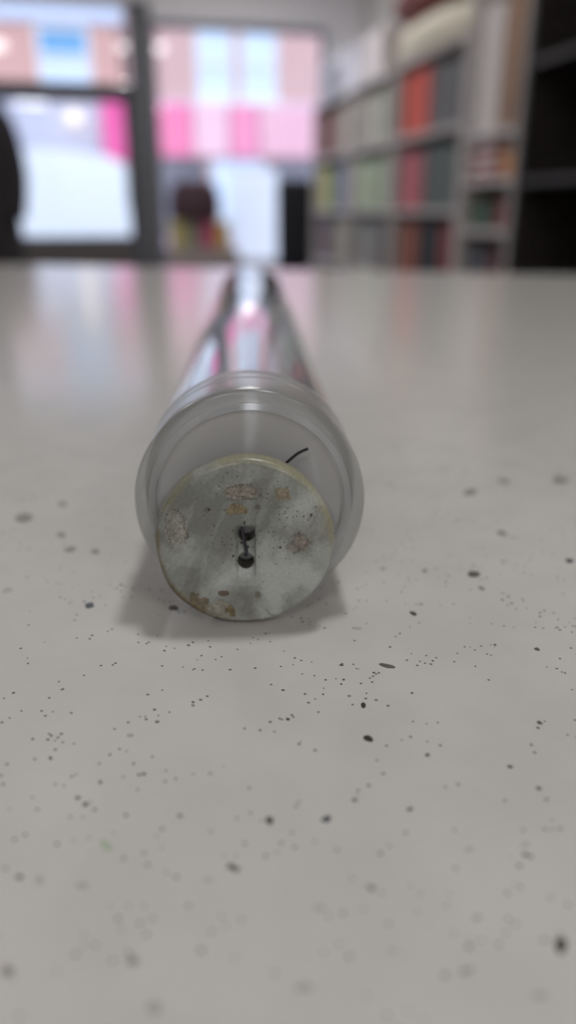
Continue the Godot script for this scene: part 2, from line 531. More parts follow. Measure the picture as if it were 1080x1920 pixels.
	for i in places.size():
		var q: Vector3 = inv * places[i]
		var r := rng.randf_range(0.000085, 0.00016) * (1.5 if rng.randf() < 0.06 else 1.0)
		mm.set_instance_transform(i, Transform3D(Basis(Vector3.UP, rng.randf() * TAU).scaled(Vector3(r * rng.randf_range(1.0, 1.35), 1, r)), q - t.position))
		var v := rng.randf_range(0.015, 0.12)
		mm.set_instance_color(i, Color(v, v * 0.97, v * 0.9))
	var mi := MultiMeshInstance3D.new()
	mi.name = "speckle"
	mi.multimesh = mm
	var sm := mat(255, 255, 255, 0.5)
	sm.vertex_color_use_as_albedo = true
	mi.material_override = sm
	mi.set_meta("kind", "stuff")
	t.add_child(mi)

func fleck(o: Node3D, t: Node3D, f: Array, m: Material, high: float) -> Node3D:
	var c := on_counter(f[0], f[1])
	var along := on_counter(f[0] + f[2] / 2.0 * cos(deg_to_rad(f[4])), f[1] - f[2] / 2.0 * sin(deg_to_rad(f[4]))) - c
	var across := on_counter(f[0] + f[3] / 2.0 * sin(deg_to_rad(f[4])), f[1] + f[3] / 2.0 * cos(deg_to_rad(f[4]))) - c
	var st := mb()
	st.set_smooth_group(-1)
	var n := 8
	var ring := []
	for k in n:
		var a := TAU * k / n
		ring.append((along * cos(a) + across * sin(a)) * rng.randf_range(0.66, 1.18))
	for k in n:
		var l := (k + 1) % n
		var u := Vector3(0, 0.00003 * high, 0)
		tri(st, u, ring[k] * 0.8 + u, ring[l] * 0.8 + u, Vector3.UP)
		tri(st, ring[k] * 0.8 + u, ring[k] - u * 0.3, ring[l] - u * 0.3, Vector3.UP)
		tri(st, ring[k] * 0.8 + u, ring[l] - u * 0.3, ring[l] * 0.8 + u, Vector3.UP)
	var q := obj("fleck", done(st), m, t)
	q.rotation.y = -o.rotation.y
	q.position = o.transform.affine_inverse() * c - t.position
	return q

# ---------------------------------------------------------------- the clear tube with its cap
const TUBE_TURN := -9.8
func tube_frame() -> Transform3D:      # z towards the camera along the tube, origin at the centre of the cap's front
	return Transform3D(Basis(Vector3.UP, deg_to_rad(TUBE_TURN)), Vector3(0.0136, TOP + 0.01345, -0.0830))

func button_tube() -> void:
	var f := tube_frame()
	var o := thing("button_tube", "clear plastic tube with a frosted cap lying on the counter behind the stone button", "tube", f.origin - Vector3(0, 0.01345, 0), deg_to_rad(TUBE_TURN))
	var spin := Transform3D(Basis(Vector3.RIGHT, PI / 2), Vector3(0, 0.01345, 0))    # profile height -> +z
	var mm := 0.001
	var clear := mat(238, 240, 244, 0.04)
	clear.albedo_color.a = 0.04
	clear.refraction_enabled = true
	clear.refraction_scale = 0.05
	var st := mb()
	# outside from the mouth to the rounded far end, then back along the inside
	var prof := []
	for p in [[0.0, -207.6], [11.9, -207.2], [11.9, -6.0], [12.9, -6.0], [12.9, -207.0]]:
		prof.append(Vector2(p[0], p[1]) * mm)
	for i in 7:
		var a := PI / 2 * i / 6.0
		prof.append(Vector2(10.9 + 2.0 * cos(a), -207.0 - 2.0 * sin(a)) * mm)
	prof.append(Vector2(0, -209.0) * mm)
	prof.reverse()
	lathe(st, prof, 96, spin)
	obj("tube_wall", done(st), clear, o)
	# cap: flat recessed disc, raised rounded rim, ribbed collar
	var milky := mat(178, 178, 176, 0.2)
	milky.albedo_color.a = 0.48
	milky.transparency = BaseMaterial3D.TRANSPARENCY_ALPHA
	milky.backlight_enabled = true
	milky.backlight = Color(0.7, 0.7, 0.69)
	var cp := mb()
	var line := []
	for p in [[12.95, -12.6], [13.25, -12.55], [13.3, -11.4], [13.05, -11.3], [13.05, -10.2], [13.25, -10.1], [13.28, -8.0], [13.1, -7.9], [13.1, -7.3], [13.3, -7.2], [13.38, -2.2], [13.42, -0.6], [13.36, -0.28], [13.2, -0.08], [12.95, 0.0], [12.2, 0.0], [12.0, -0.06], [11.9, -0.25], [11.75, -0.3], [11.2, -0.34], [11.0, -0.42], [10.92, -0.6], [10.9, -1.0]]:
		line.append(Vector2(p[0], p[1]) * mm)
	lathe(cp, line, 128, spin)
	obj("cap_rim", done(cp), milky, o)
	# the plug inside the tube's mouth
	var pl := mb()
	lathe(pl, [Vector2(11.75, -10.5) * mm, Vector2(11.8, -10.2) * mm, Vector2(11.75, -0.6) * mm], 128, spin)
	obj("cap_plug", done(pl), milky, o)
	var disc := mat(200, 198, 197, 0.4)
	disc.albedo_color.a = 0.92
	disc.transparency = BaseMaterial3D.TRANSPARENCY_ALPHA
	disc.backlight_enabled = true
	disc.backlight = Color(0.6, 0.6, 0.59)
	var cd := mb()
	lathe(cd, [Vector2(10.9, -1.0) * mm, Vector2(10.7, -1.15) * mm, Vector2(0, -1.15) * mm], 128, spin)
	obj("cap_disc", done(cd), disc, o)

# ---------------------------------------------------------------- the stone button
const R := 10.05
func button_frame() -> Transform3D:
	var f := tube_frame()
	var b := f.basis * Basis(Vector3.RIGHT, deg_to_rad(-2.5))
	return Transform3D(b, f * Vector3(-0.00069, -0.0034, 0.0043))

func blot(p: Vector2, c: Vector2, half: Vector2, wob: float) -> float:      # 1 inside a ragged patch, 0 outside
	var d := Vector2(absf(p.x - c.x) / half.x, absf(p.y - c.y) / half.y)
	var q := pow(pow(d.x, 2.4) + pow(d.y, 2.4), 1.0 / 2.4) + wob
	return clampf((1.12 - q) / 0.16, 0.0, 1.0)

const HOLES := [Vector2(0.22, 1.15), Vector2(0.10, -2.15)]
func dip(p: Vector2, n: FastNoiseLite) -> float:      # relief of the face in mm
	var z := 0.0
	# channel between the holes: a steep right side, a softly ground left side
	var right := 1.0 - smoothstep(1.12, 1.22, p.x)
	var left := smoothstep(-1.25, -0.55, p.x)
	var upper := 1.0 - smoothstep(1.5, 2.6, p.y)
	var lower := smoothstep(-4.4, -2.6, p.y)
	z -= 0.8 * right * left * upper * lower
	var w := n.get_noise_2d(p.x * 0.9, p.y * 0.9)
	z -= 0.10 * blot(p, Vector2(-0.35, 6.2), Vector2(1.8, 0.8), w * 0.5) * (1.0 + w * 2.0)
	z -= 0.12 * blot(p, Vector2(-0.85, 4.25), Vector2(1.05, 0.6), w * 0.6) * (1.0 + w * 2.5)
	z -= 0.10 * blot(p, Vector2(4.3, 6.0), Vector2(0.75, 0.7), w * 0.8) * (1.0 + w * 2.5)
	z += 0.10 * blot(p, Vector2(6.4, 0.15), Vector2(0.9, 0.95), w * 0.9) * w * 3.0
	z -= 0.07 * blot(p, Vector2(-7.7, 2.1), Vector2(1.25, 2.1), w * 0.3)
	z -= 0.08 * blot(p, Vector2(-3.0, -8.0), Vector2(1.5, 1.0), w * 0.6) * (1.0 + w * 2.0)
	return z + 0.012 * w

func outline(a: float) -> float:
	return R + 0.10 * sin(2 * a + 0.9) + 0.07 * sin(5 * a + 1.0) + 0.04 * sin(9 * a)

func button() -> void:
	var f := button_frame()
	var o := thing("stone_button", "round grey mottled stone button with two wired holes, standing on edge against the frosted cap", "button")
	o.transform = f
	var n := FastNoiseLite.new()
	n.seed = 3
	n.frequency = 0.8
	n.fractal_octaves = 4
	var segs := 400
	var rings := 130
	var flat := R - 0.75
	var pts := PackedVector3Array()
	pts.resize((rings + 1) * segs)
	for i in rings + 1:
		for k in segs:
			var a := TAU * k / segs
			var p := Vector2(cos(a), sin(a)) * (flat * i / rings) * outline(a) / R
			for h in HOLES:
				var d: float = p.distance_to(h)
				if absf(d - 0.98) < 0.05:
					p = h + (p - h).normalized() * 0.98
			pts[i * segs + k] = Vector3(p.x, p.y, dip(p, n) - 0.10 * pow(p.length() / flat, 4.0)) * 0.001
	var st := mb()
	st.set_smooth_group(0)
	for i in rings:
		for k in segs:
			var l := (k + 1) % segs
			var q := [pts[i * segs + k], pts[(i + 1) * segs + k], pts[(i + 1) * segs + l], pts[i * segs + l]]
			for t in [[0, 1, 2], [0, 2, 3]]:
				var c: Vector3 = (q[t[0]] + q[t[1]] + q[t[2]]) / 3.0
				var inside := false
				for h in HOLES:
					if Vector2(c.x, c.y).distance_to(h * 0.001) < 0.00097:
						inside = true
				if inside or q[t[0]] == q[t[1]]:
					continue
				var v := [q[t[0]], q[t[1]], q[t[2]]]
				if (v[0] - v[2]).cross(v[0] - v[1]).z < 0.0:
					v.reverse()
				for p in v:
					st.set_uv(Vector2(0.5 + p.x / 0.022, 0.5 - p.y / 0.022))
					st.add_vertex(p)
	# rounded edge, side and back
	var edge := []
	for i in 9:
		var a := PI / 2 * i / 8.0
		edge.append(Vector2(flat + 0.75 * sin(a), -0.10 - 0.75 + 0.75 * cos(a)))
	edge.append(Vector2(R, -2.6))
	for i in range(1, 7):
		var a := PI / 2 * i / 6.0
		edge.append(Vector2(flat + 0.75 * cos(a), -2.6 - 0.75 * sin(a)))
	edge.append(Vector2(3.0, -3.35))
	for i in edge.size() - 1:
		for k in segs / 2:
			var a0 := TAU * k / (segs / 2)
			var a1 := TAU * (k + 1) / (segs / 2)
			var q := []
			for e in [[i, a0], [i + 1, a0], [i + 1, a1], [i, a1]]:
				var s: float = edge[e[0]].x * outline(e[1]) / R
				q.append(Vector3(s * cos(e[1]), s * sin(e[1]), edge[e[0]].y) * 0.001)
			for t in [[0, 1, 2], [0, 2, 3]]:
				var v := [q[t[0]], q[t[1]], q[t[2]]]
				var mid: Vector3 = (v[0] + v[1] + v[2]) / 3.0 + Vector3(0, 0, 0.0017)
				if i >= edge.size() - 2:
					mid = Vector3(0, 0, -1)
				if (v[0] - v[2]).cross(v[0] - v[1]).dot(mid) < 0.0:
					v.reverse()
				for p in v:
					st.set_uv(Vector2(0.5 + p.x / 0.022, 0.5 - p.y / 0.022))
					st.add_vertex(p)
	st.generate_normals()
	# walls of the two holes
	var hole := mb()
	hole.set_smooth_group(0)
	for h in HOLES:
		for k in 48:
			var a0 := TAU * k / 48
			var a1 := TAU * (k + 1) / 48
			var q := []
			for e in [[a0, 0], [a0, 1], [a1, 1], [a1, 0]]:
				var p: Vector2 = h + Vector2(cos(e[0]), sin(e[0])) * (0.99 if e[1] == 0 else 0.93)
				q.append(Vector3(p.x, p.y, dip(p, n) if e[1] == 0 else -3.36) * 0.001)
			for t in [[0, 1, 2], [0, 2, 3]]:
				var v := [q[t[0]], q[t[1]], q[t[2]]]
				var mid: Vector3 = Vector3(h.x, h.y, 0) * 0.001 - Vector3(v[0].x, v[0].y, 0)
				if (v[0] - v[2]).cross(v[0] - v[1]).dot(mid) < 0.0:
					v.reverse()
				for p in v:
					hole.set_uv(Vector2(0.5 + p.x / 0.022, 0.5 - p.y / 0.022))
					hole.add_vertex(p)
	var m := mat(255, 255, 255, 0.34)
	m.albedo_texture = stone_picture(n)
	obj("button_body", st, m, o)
	obj("shaded_hole_wall", done(hole), mat(74, 68, 60, 0.25), o)  # dark brown painted in for the shade low inside the holes

func stone_picture(w: FastNoiseLite) -> ImageTexture:
	var size := 900
	var n := FastNoiseLite.new()
	n.seed = 11
	n.frequency = 0.13
	n.fractal_octaves = 5
	n.domain_warp_enabled = true
	n.domain_warp_amplitude = 2.5
	n.domain_warp_frequency = 0.2
	var fine := FastNoiseLite.new()
	fine.seed = 12
	fine.frequency = 2.0
	fine.fractal_octaves = 3
	var data := PackedByteArray()
	data.resize(size * size * 3)
	var pale := Vector3(182, 186, 182)
	var grey := Vector3(124, 126, 120)
	var olive := Vector3(120, 118, 108)
	# patches: centre, half size, colour, raggedness, dark outline
	var patches := [
		[Vector2(-0.35, 6.2), Vector2(1.8, 0.8), Vector3(140, 128, 112), 0.5, 0.5], [Vector2(-0.85, 4.25), Vector2(1.05, 0.6), Vector3(140, 117, 74), 0.6, 0.5], [Vector2(4.3, 6.0), Vector2(0.75, 0.7), Vector3(142, 124, 94), 0.8, 0.5], [Vector2(6.4, 0.15), Vector2(0.75, 0.9), Vector3(146, 132, 121), 0.9, 0.6], [Vector2(5.4, -0.5), Vector2(0.6, 0.6), Vector3(130, 122, 110), 0.9, 0.3],
		[Vector2(-7.7, 2.1), Vector2(1.25, 2.1), Vector3(150, 144, 135), 0.3, 0.1], [Vector2(-2.5, -5.9), Vector2(0.62, 0.36), Vector3(66, 40, 22), 0.2, 0.0], [Vector2(-5.5, -7.2), Vector2(1.2, 1.05), Vector3(96, 78, 48), 0.9, 0.2], [Vector2(-3.0, -8.0), Vector2(1.5, 1.0), Vector3(160, 150, 132), 0.6, 0.3], [Vector2(-1.7, -8.2), Vector2(0.45, 0.8), Vector3(104, 82, 46), 0.9, 0.0], [Vector2(1.4, -6.2), Vector2(0.32, 0.4), Vector3(98, 90, 78), 0.3, 0.5], [Vector2(1.55, 4.5), Vector2(0.3, 0.25), Vector3(90, 78, 60), 0.4, 0.3], [Vector2(-4.0, 4.2), Vector2(0.4, 0.3), Vector3(104, 98, 84), 0.5, 0.0],
	]
	var i := 0
	for y in size:
		for x in size:
			var p := Vector2((x + 0.5) / size - 0.5, 0.5 - (y + 0.5) / size) * 22.0
			var r := p.length()
			if r > 10.6:
				i += 3
				continue
			var a := n.get_noise_2d(p.x, p.y)
			var b := fine.get_noise_2d(p.x, p.y)
			# paler to the right and below, darker in the upper middle
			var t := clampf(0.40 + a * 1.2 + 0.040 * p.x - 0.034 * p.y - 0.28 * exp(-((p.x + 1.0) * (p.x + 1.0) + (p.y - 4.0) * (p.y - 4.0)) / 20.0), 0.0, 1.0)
			var c := grey.lerp(pale, t)
			var o2 := n.get_noise_2d(p.x + 40.0, p.y * 0.8)
			c = c.lerp(olive, clampf((o2 - 0.02) * 1.3, 0.0, 0.6))
			# pale veins that run down and left
			var vein := absf(n.get_noise_2d((p.x - p.y * 0.55) * 1.3 + 90.0, (p.y + p.x) * 0.35))
			c = c.lerp(pale * 1.05, clampf(1.0 - vein * 5.0, 0.0, 1.0) * 0.28)
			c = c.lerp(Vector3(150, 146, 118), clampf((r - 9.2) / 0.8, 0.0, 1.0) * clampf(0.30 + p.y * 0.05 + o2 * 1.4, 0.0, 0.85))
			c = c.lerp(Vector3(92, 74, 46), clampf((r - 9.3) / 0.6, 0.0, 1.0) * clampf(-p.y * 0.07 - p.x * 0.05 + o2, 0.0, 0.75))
			var wob := w.get_noise_2d(p.x * 0.9, p.y * 0.9)
			for q in patches:
				if absf(p.x - q[0].x) > q[1].x * 1.7 or absf(p.y - q[0].y) > q[1].y * 1.7:
					continue
				var k := blot(p, q[0], q[1], wob * q[3])
				c = c.lerp(q[2] * (1.0 + b * 0.22 + wob * 0.3), k * 0.6)
				c *= 1.0 - 0.6 * q[4] * (1.0 - absf(k * 2.0 - 1.0)) * clampf(0.4 + n.get_noise_2d(p.x * 3.0, p.y * 3.0) * 2.5, 0.0, 1.0)
			c *= 1.0 + b * 0.06
			data[i] = int(clampf(c.x, 0, 255))
			data[i + 1] = int(clampf(c.y, 0, 255))
			data[i + 2] = int(clampf(c.z, 0, 255))
			i += 3
	var im := Image.create_from_data(size, size, false, Image.FORMAT_RGB8, data)
	# pinpricks, and a few pale sparks
	var g := RandomNumberGenerator.new()
	g.seed = 21
	for k in 190:
		var p := Vector2(g.randfn(1.5, 4.2), g.randfn(2.0, 4.0))
		if k < 70:
			p = [Vector2(4.8, 3.8), Vector2(3.6, -0.6), Vector2(-1.2, 6.9), Vector2(7.4, 3.0), Vector2(-1.6, 0.2)][k % 5] + Vector2(g.randfn(0, 0.9), g.randfn(0, 0.7))
		if p.length() > 9.4:
			continue
		var px := Vector2i(int((p.x / 22.0 + 0.5) * size), int((0.5 - p.y / 22.0) * size))
		var rad: float = [1, 1, 2, 2, 3, 3][g.randi() % 6] if k % 23 else 6
		var col := Color8(44, 38, 30) if k % 12 else Color8(225, 225, 220)
		if k % 12 == 0:
			rad = 1
		for dy in range(-int(rad), int(rad) + 1):
			for dx in range(-int(rad), int(rad) + 1):
				if dx * dx + dy * dy <= rad * rad + 0.5:
					im.set_pixel(clampi(px.x + dx, 0, size - 1), clampi(px.y + dy, 0, size - 1), col)
	# fine dark cracks round some of the patches and along the channel
	var cracks := [
		[Vector2(-8.0, 4.4), Vector2(-7.3, 4.2), Vector2(-6.75, 3.4), Vector2(-6.65, 2.4), Vector2(-6.5, 1.6), Vector2(-6.3, 1.1), Vector2(-6.7, 0.9)], [Vector2(-1.7, 6.75), Vector2(-0.9, 7.0), Vector2(0.2, 7.1), Vector2(1.0, 7.25)], [Vector2(-1.8, 5.4), Vector2(-1.0, 5.75), Vector2(0.0, 5.6), Vector2(0.8, 5.45), Vector2(1.5, 5.5)],
		[Vector2(1.27, 3.2), Vector2(1.25, 0.5), Vector2(1.24, -2.6)], [Vector2(-8.2, 0.4), Vector2(-8.6, 1.2), Vector2(-8.75, 2.4)], [Vector2(5.2, 0.9), Vector2(6.0, 1.25), Vector2(6.9, 1.0), Vector2(7.2, 0.2), Vector2(6.6, -0.5), Vector2(5.5, -1.2)], [Vector2(2.3, -8.0), Vector2(2.8, -8.8), Vector2(3.4, -9.0)],
	]
	for line in cracks:
		for s in line.size() - 1:
			for k in 60:
				var p: Vector2 = line[s].lerp(line[s + 1], k / 60.0) + Vector2(w.get_noise_2d(s * 9.0 + k * 0.06, 3.0), w.get_noise_2d(k * 0.06, s * 9.0 + 50.0)) * 0.22
				var px := Vector2i(int((p.x / 22.0 + 0.5) * size), int((0.5 - p.y / 22.0) * size))
				for dy in range(-1, 2):
					for dx in range(-1, 2):
						var was := im.get_pixel(px.x + dx, px.y + dy)
						im.set_pixel(px.x + dx, px.y + dy, was.lerp(Color8(58, 48, 38), 0.22 if dx or dy else 0.5))
	return ImageTexture.create_from_image(im)

func wire() -> void:
	var f := button_frame()
	var o := thing("binding_wire", "thin dark grey wire looped through the button's holes, its loose end sticking up behind", "wire")
	o.transform = f
	var m := mat(70, 70, 77, 0.3, 0.9)
	var mm := 0.001
	var st := mb()
	var c := []
	for p in [[-0.15, 1.2, -4.0], [-0.2, 1.6, -1.6], [-0.22, 1.95, -0.55], [-0.2, 1.55, -0.32], [-0.02, 0.3, -0.42], [0.14, -0.8, -0.45], [0.16, -1.35, -0.5], [0.05, -1.6, -0.9], [0.0, -1.9, -2.2], [0.0, -2.0, -4.0]]:
		c.append(Vector3(p[0], p[1], p[2]) * mm)
	tube(st, curve(c, 8), 0.19 * mm, 12)
	obj("loop", done(st), m, o)
	var se := mb()
	c = []
	for p in [[-0.2, 1.0, -4.0], [1.6, 4.5, -3.9], [3.4, 7.2, -3.7], [5.0, 8.7, -3.5], [6.2, 9.75, -3.3], [7.3, 10.35, -3.0]]:
		c.append(Vector3(p[0], p[1], p[2]) * mm)
	tube(se, curve(c, 6), 0.17 * mm, 10)
	obj("loose_end", done(se), m, o)

# ---------------------------------------------------------------- shelving along the right wall
func paint(c: Array) -> StandardMaterial3D:
	var key := "c%d_%d_%d" % [c[0], c[1], c[2]]
	if not M.has(key):
		var g: float = (c[0] + c[1] + c[2]) / 3.0
		M[key] = mat(lerpf(c[0], g, 0.18), lerpf(c[1], g, 0.18), lerpf(c[2], g, 0.18), 0.6)
	return M[key]

func shade(c: Array) -> Array:
	var k := rng.randf_range(0.76, 1.18)
	return [clampf(c[0] * k, 0, 255), clampf(c[1] * k, 0, 255), clampf(c[2] * k, 0, 255)]

func book(x: float, y: float, z: float, thick: float, high: float, deep: float, c: Array, label: String, group: String) -> void:
	var o := thing("book", label, "book", Vector3(x, y, z), 0, group)
	var st := mb()
	bx(st, Vector3(0.004, high / 2, 0), Vector3(0.008, high, thick), 0.002)
	for s in [-1.0, 1.0]:
		bx(st, Vector3(deep / 2, high / 2, s * (thick / 2 - 0.0015)), Vector3(deep, high, 0.003), 0.001)
	obj("cover", done(st), paint(shade(c)), o)
	obj("pages", box(Vector3(deep - 0.014, high - 0.008, thick - 0.006), 0, Vector3(deep / 2 + 0.003, high / 2, 0)), M.paper, o)

func carton(x: float, y: float, z: float, wide: float, high: float, deep: float, c: Array, label: String, group: String) -> void:
	var o := thing("storage_box", label, "box", Vector3(x, y, z), 0, group)
	obj("body", box(Vector3(deep, high * 0.8, wide), 0.004, Vector3(deep / 2, high * 0.4, 0)), paint(shade(c)), o)
	obj("lid", box(Vector3(deep + 0.008, high * 0.2, wide + 0.006), 0.004, Vector3(deep / 2, high * 0.9, 0)), paint(shade(c)), o)

func run(z_from: float, z_to: float, y: float, high: float, kind: String, c: Array, tone: String, where: String, step := 0.055) -> void:
	var z := z_from
	var nth := ["first", "second", "third", "fourth", "fifth", "sixth", "seventh", "eighth", "ninth", "tenth", "eleventh", "twelfth", "thirteenth", "fourteenth", "fifteenth", "sixteenth", "seventeenth", "eighteenth", "nineteenth"]
	var count := 0
	while z - step * 0.8 > z_to:
		var w := minf(step * rng.randf_range(0.85, 1.15), z - z_to)
		var h := high * rng.randf_range(0.93, 1.0)
		var x := 1.76 + rng.randf_range(0.0, 0.02)
		if kind == "book":
			book(x, y, z - w / 2, w - 0.002, h, 0.22, c, "%s book, %s from the near end %s" % [tone, nth[count], where], "%s books %s" % [tone, where])
		else:
			carton(x, y, z - w / 2, w - 0.012, h, 0.26, c, "%s lidded box, %s from the near end %s" % [tone, nth[count], where], "%s boxes %s" % [tone, where])
		z -= w
		count += 1

func unit(z0: float, z1: float, boards: Array, high: float, m: Material, label: String) -> Node3D:
	var o := thing("shelving_unit", label, "shelves", Vector3(1.72, 0, (z0 + z1) / 2), 0)
	var wide := absf(z1 - z0)
	for s in [-1.0, 1.0]:
		obj("upright", box(Vector3(0.36, high, 0.025), 0.002, Vector3(0.18, high / 2, s * (wide / 2 - 0.0125))), m, o)
	for y in boards:
		obj("shelf_board", box(Vector3(0.35, 0.025, wide - 0.05), 0.002, Vector3(0.18, y - 0.0125, 0)), m, o)
	obj("back_panel", box(Vector3(0.012, high - 0.02, wide - 0.05), 0, Vector3(0.36, high / 2, 0)), m, o)
	return o

func shelves() -> void:
	var ys := [0.2, 0.58, 0.97, 1.365, 1.754]
	unit(-5.84, -6.90, ys, 1.754, M.shelf, "grey white shelving unit nearest the shop window")
	unit(-4.94, -5.82, ys, 1.754, M.shelf, "grey white shelving unit second from the shop window")
	unit(-3.90, -4.92, ys, 1.754, M.shelf, "grey white shelving unit third from the shop window, with the red books")
	unit(-3.33, -3.88, [0.22, 0.44, 0.66, 0.88, 1.10, 1.30], 2.0, M.shelf, "close-spaced grey white shelving unit beside the dark unit")
	unit(-2.0, -3.31, [0.3, 1.09, 1.53], 2.3, M.dark, "near black shelving unit at the right edge")
	var a := "on the shelf by the window"
	run(-6.55, -6.88, 1.365, 0.33, "book", [150, 52, 58], "dark red", "on the third board by the window")
	run(-6.2, -6.55, 1.365, 0.32, "book", [172, 138, 112], "tan", "on the third board by the window")
	run(-5.88, -6.2, 1.365, 0.33, "book", [185, 172, 162], "beige", "on the third board by the window")
	run(-6.5, -6.88, 0.97, 0.33, "book", [196, 190, 96], "yellow green", "at eye level by the window")
	run(-6.2, -6.5, 0.97, 0.34, "book", [58, 106, 118], "teal", "at eye level by the window")
	run(-5.88, -6.2, 0.97, 0.33, "book", [180, 160, 186], "lavender", "at eye level by the window")
	run(-6.45, -6.88, 0.58, 0.34, "book", [84, 44, 66], "plum", "below eye level by the window")
	run(-5.88, -6.45, 0.58, 0.34, "book", [176, 166, 140], "cream", "below eye level by the window")
	run(-5.88, -6.85, 1.754, 0.3, "carton", [214, 210, 222], "pale lavender", "on top by the window", 0.32)
	run(-4.98, -5.4, 1.365, 0.34, "book", [166, 168, 146], "sage", "on the third board of the second unit")
	run(-5.4, -5.8, 1.365, 0.33, "book", [188, 180, 168], "light grey", "on the third board of the second unit")
	run(-4.98, -5.8, 0.97, 0.33, "book", [176, 188, 156], "pale green", "at eye level in the second unit")
	run(-4.98, -5.4, 0.58, 0.33, "book", [118, 112, 108], "mid grey", "below eye level in the second unit")
	run(-5.4, -5.8, 0.58, 0.34, "book", [168, 164, 158], "silver grey", "below eye level in the second unit")
	run(-5.34, -5.8, 1.754, 0.3, "carton", [206, 196, 196], "greyish white", "on top of the second unit", 0.45)
	run(-4.45, -4.9, 1.365, 0.35, "book", [222, 78, 58], "bright red", "on the third board of the third unit")
	run(-3.94, -4.45, 1.365, 0.33, "book", [92, 88, 86], "charcoal", "on the third board of the third unit")
	run(-4.5, -4.9, 0.97, 0.33, "book", [190, 90, 98], "rose", "at eye level in the third unit")
	run(-3.94, -4.5, 0.97, 0.33, "book", [88, 96, 88], "grey green", "at eye level in the third unit")
	run(-4.55, -4.9, 0.58, 0.33, "book", [162, 82, 56], "rust", "below eye level in the third unit")
	run(-4.2, -4.55, 0.58, 0.33, "book", [50, 50, 54], "black", "below eye level in the third unit")
	run(-3.94, -4.2, 0.58, 0.33, "book", [150, 42, 38], "crimson", "below eye level in the third unit")
	# cream sack with a dark red cushion on the top board
	var sk := thing("cream_sack", "plump cream sack on top of the third shelving unit", "sack", Vector3(1.91, 1.754, -4.62))
	obj("cloth", turned([Vector2(0, 0), Vector2(0.13, 0.0), Vector2(0.18, 0.05), Vector2(0.19, 0.11), Vector2(0.17, 0.17), Vector2(0.10, 0.21), Vector2(0.06, 0.225), Vector2(0, 0.23)], 40, 3.3), paint([226, 214, 188]), sk)
	var cu := thing("red_cushion", "dark red rounded cushion set on the cream sack on the top board", "cushion", Vector3(1.88, 1.975, -4.85))
	obj("cover", turned([Vector2(0, 0), Vector2(0.10, 0.01), Vector2(0.16, 0.07), Vector2(0.16, 0.13), Vector2(0.10, 0.19), Vector2(0, 0.2)], 40, 2.5), paint([128, 48, 42]), cu)
	# the close-spaced unit
	for k in 6:
		var lay := thing("folded_cloth", "%s folded cloth, %s in the stack on the close-spaced shelving unit" % [["deep red", "off white"][k % 2], ["lowest", "second from the bottom", "third from the bottom", "third from the top", "second from the top", "topmost"][k]], "cloth", Vector3(1.75, 1.10 + 0.028 * k, -3.71), 0, ["deep red folded cloths", "off white folded cloths"][k % 2])
		obj("fold", box(Vector3(0.26, 0.027, 0.27), 0.011, Vector3(0.13, 0.0135, 0)), paint([[150, 50, 52], [216, 206, 204]][k % 2]), lay)
	var pot := thing("orange_tub", "orange round tub on the close-spaced unit beside the folded cloths", "tub", Vector3(1.81, 1.10, -3.46))
	obj("tub_body", turned([Vector2(0, 0), Vector2(0.065, 0), Vector2(0.075, 0.10), Vector2(0, 0.10)], 32), paint([216, 132, 36]), pot)
	obj("lid", turned([Vector2(0, 0.10), Vector2(0.08, 0.10), Vector2(0.08, 0.118), Vector2(0, 0.122)], 32), paint([178, 112, 48]), pot)
	var names := [["dark red", [128, 42, 40]], ["bottle green", [62, 84, 64]], ["maroon", [110, 40, 44]], ["slate", [70, 74, 80]]]
	for k in 4:
		run(-3.365 - 0.25 * (k % 2), -3.60 - 0.25 * (k % 2), 0.88 if k < 2 else 0.66, 0.13, "book", names[k][1], names[k][0], "on a low board of the close-spaced unit", 0.04)
	var rl := thing("paper_roll", "tall white paper roll standing on the close-spaced unit", "roll", Vector3(1.845, 1.30, -3.745))
	obj("paper", turned([Vector2(0, 0), Vector2(0.11, 0), Vector2(0.11, 0.52), Vector2(0.03, 0.52), Vector2(0.03, 0.50), Vector2(0, 0.50)], 36), paint([212, 202, 200]), rl)
	var fr := thing("fabric_roll", "brown mottled fabric roll standing beside the white paper roll", "roll", Vector3(1.86, 1.30, -3.485))
	obj("fabric", turned([Vector2(0, 0), Vector2(0.125, 0), Vector2(0.13, 0.01), Vector2(0.13, 0.66), Vector2(0.125, 0.67), Vector2(0.03, 0.67), Vector2(0.03, 0.65), Vector2(0, 0.65)], 36), grained(158, 98, 52, 0.9, 5.0, 0.5, 0.03), fr)
	# dark unit: a few dim things
	var br := thing("brown_basket", "brown wicker basket high in the dark unit at the right edge", "basket", Vector3(1.92, 1.53, -2.75))
	obj("weave", turned([Vector2(0, 0), Vector2(0.13, 0), Vector2(0.16, 0.16), Vector2(0.17, 0.18), Vector2(0.15, 0.18), Vector2(0.13, 0.03), Vector2(0, 0.02)], 36), grained(110, 78, 40, 0.8, 20.0, 0.3), br)

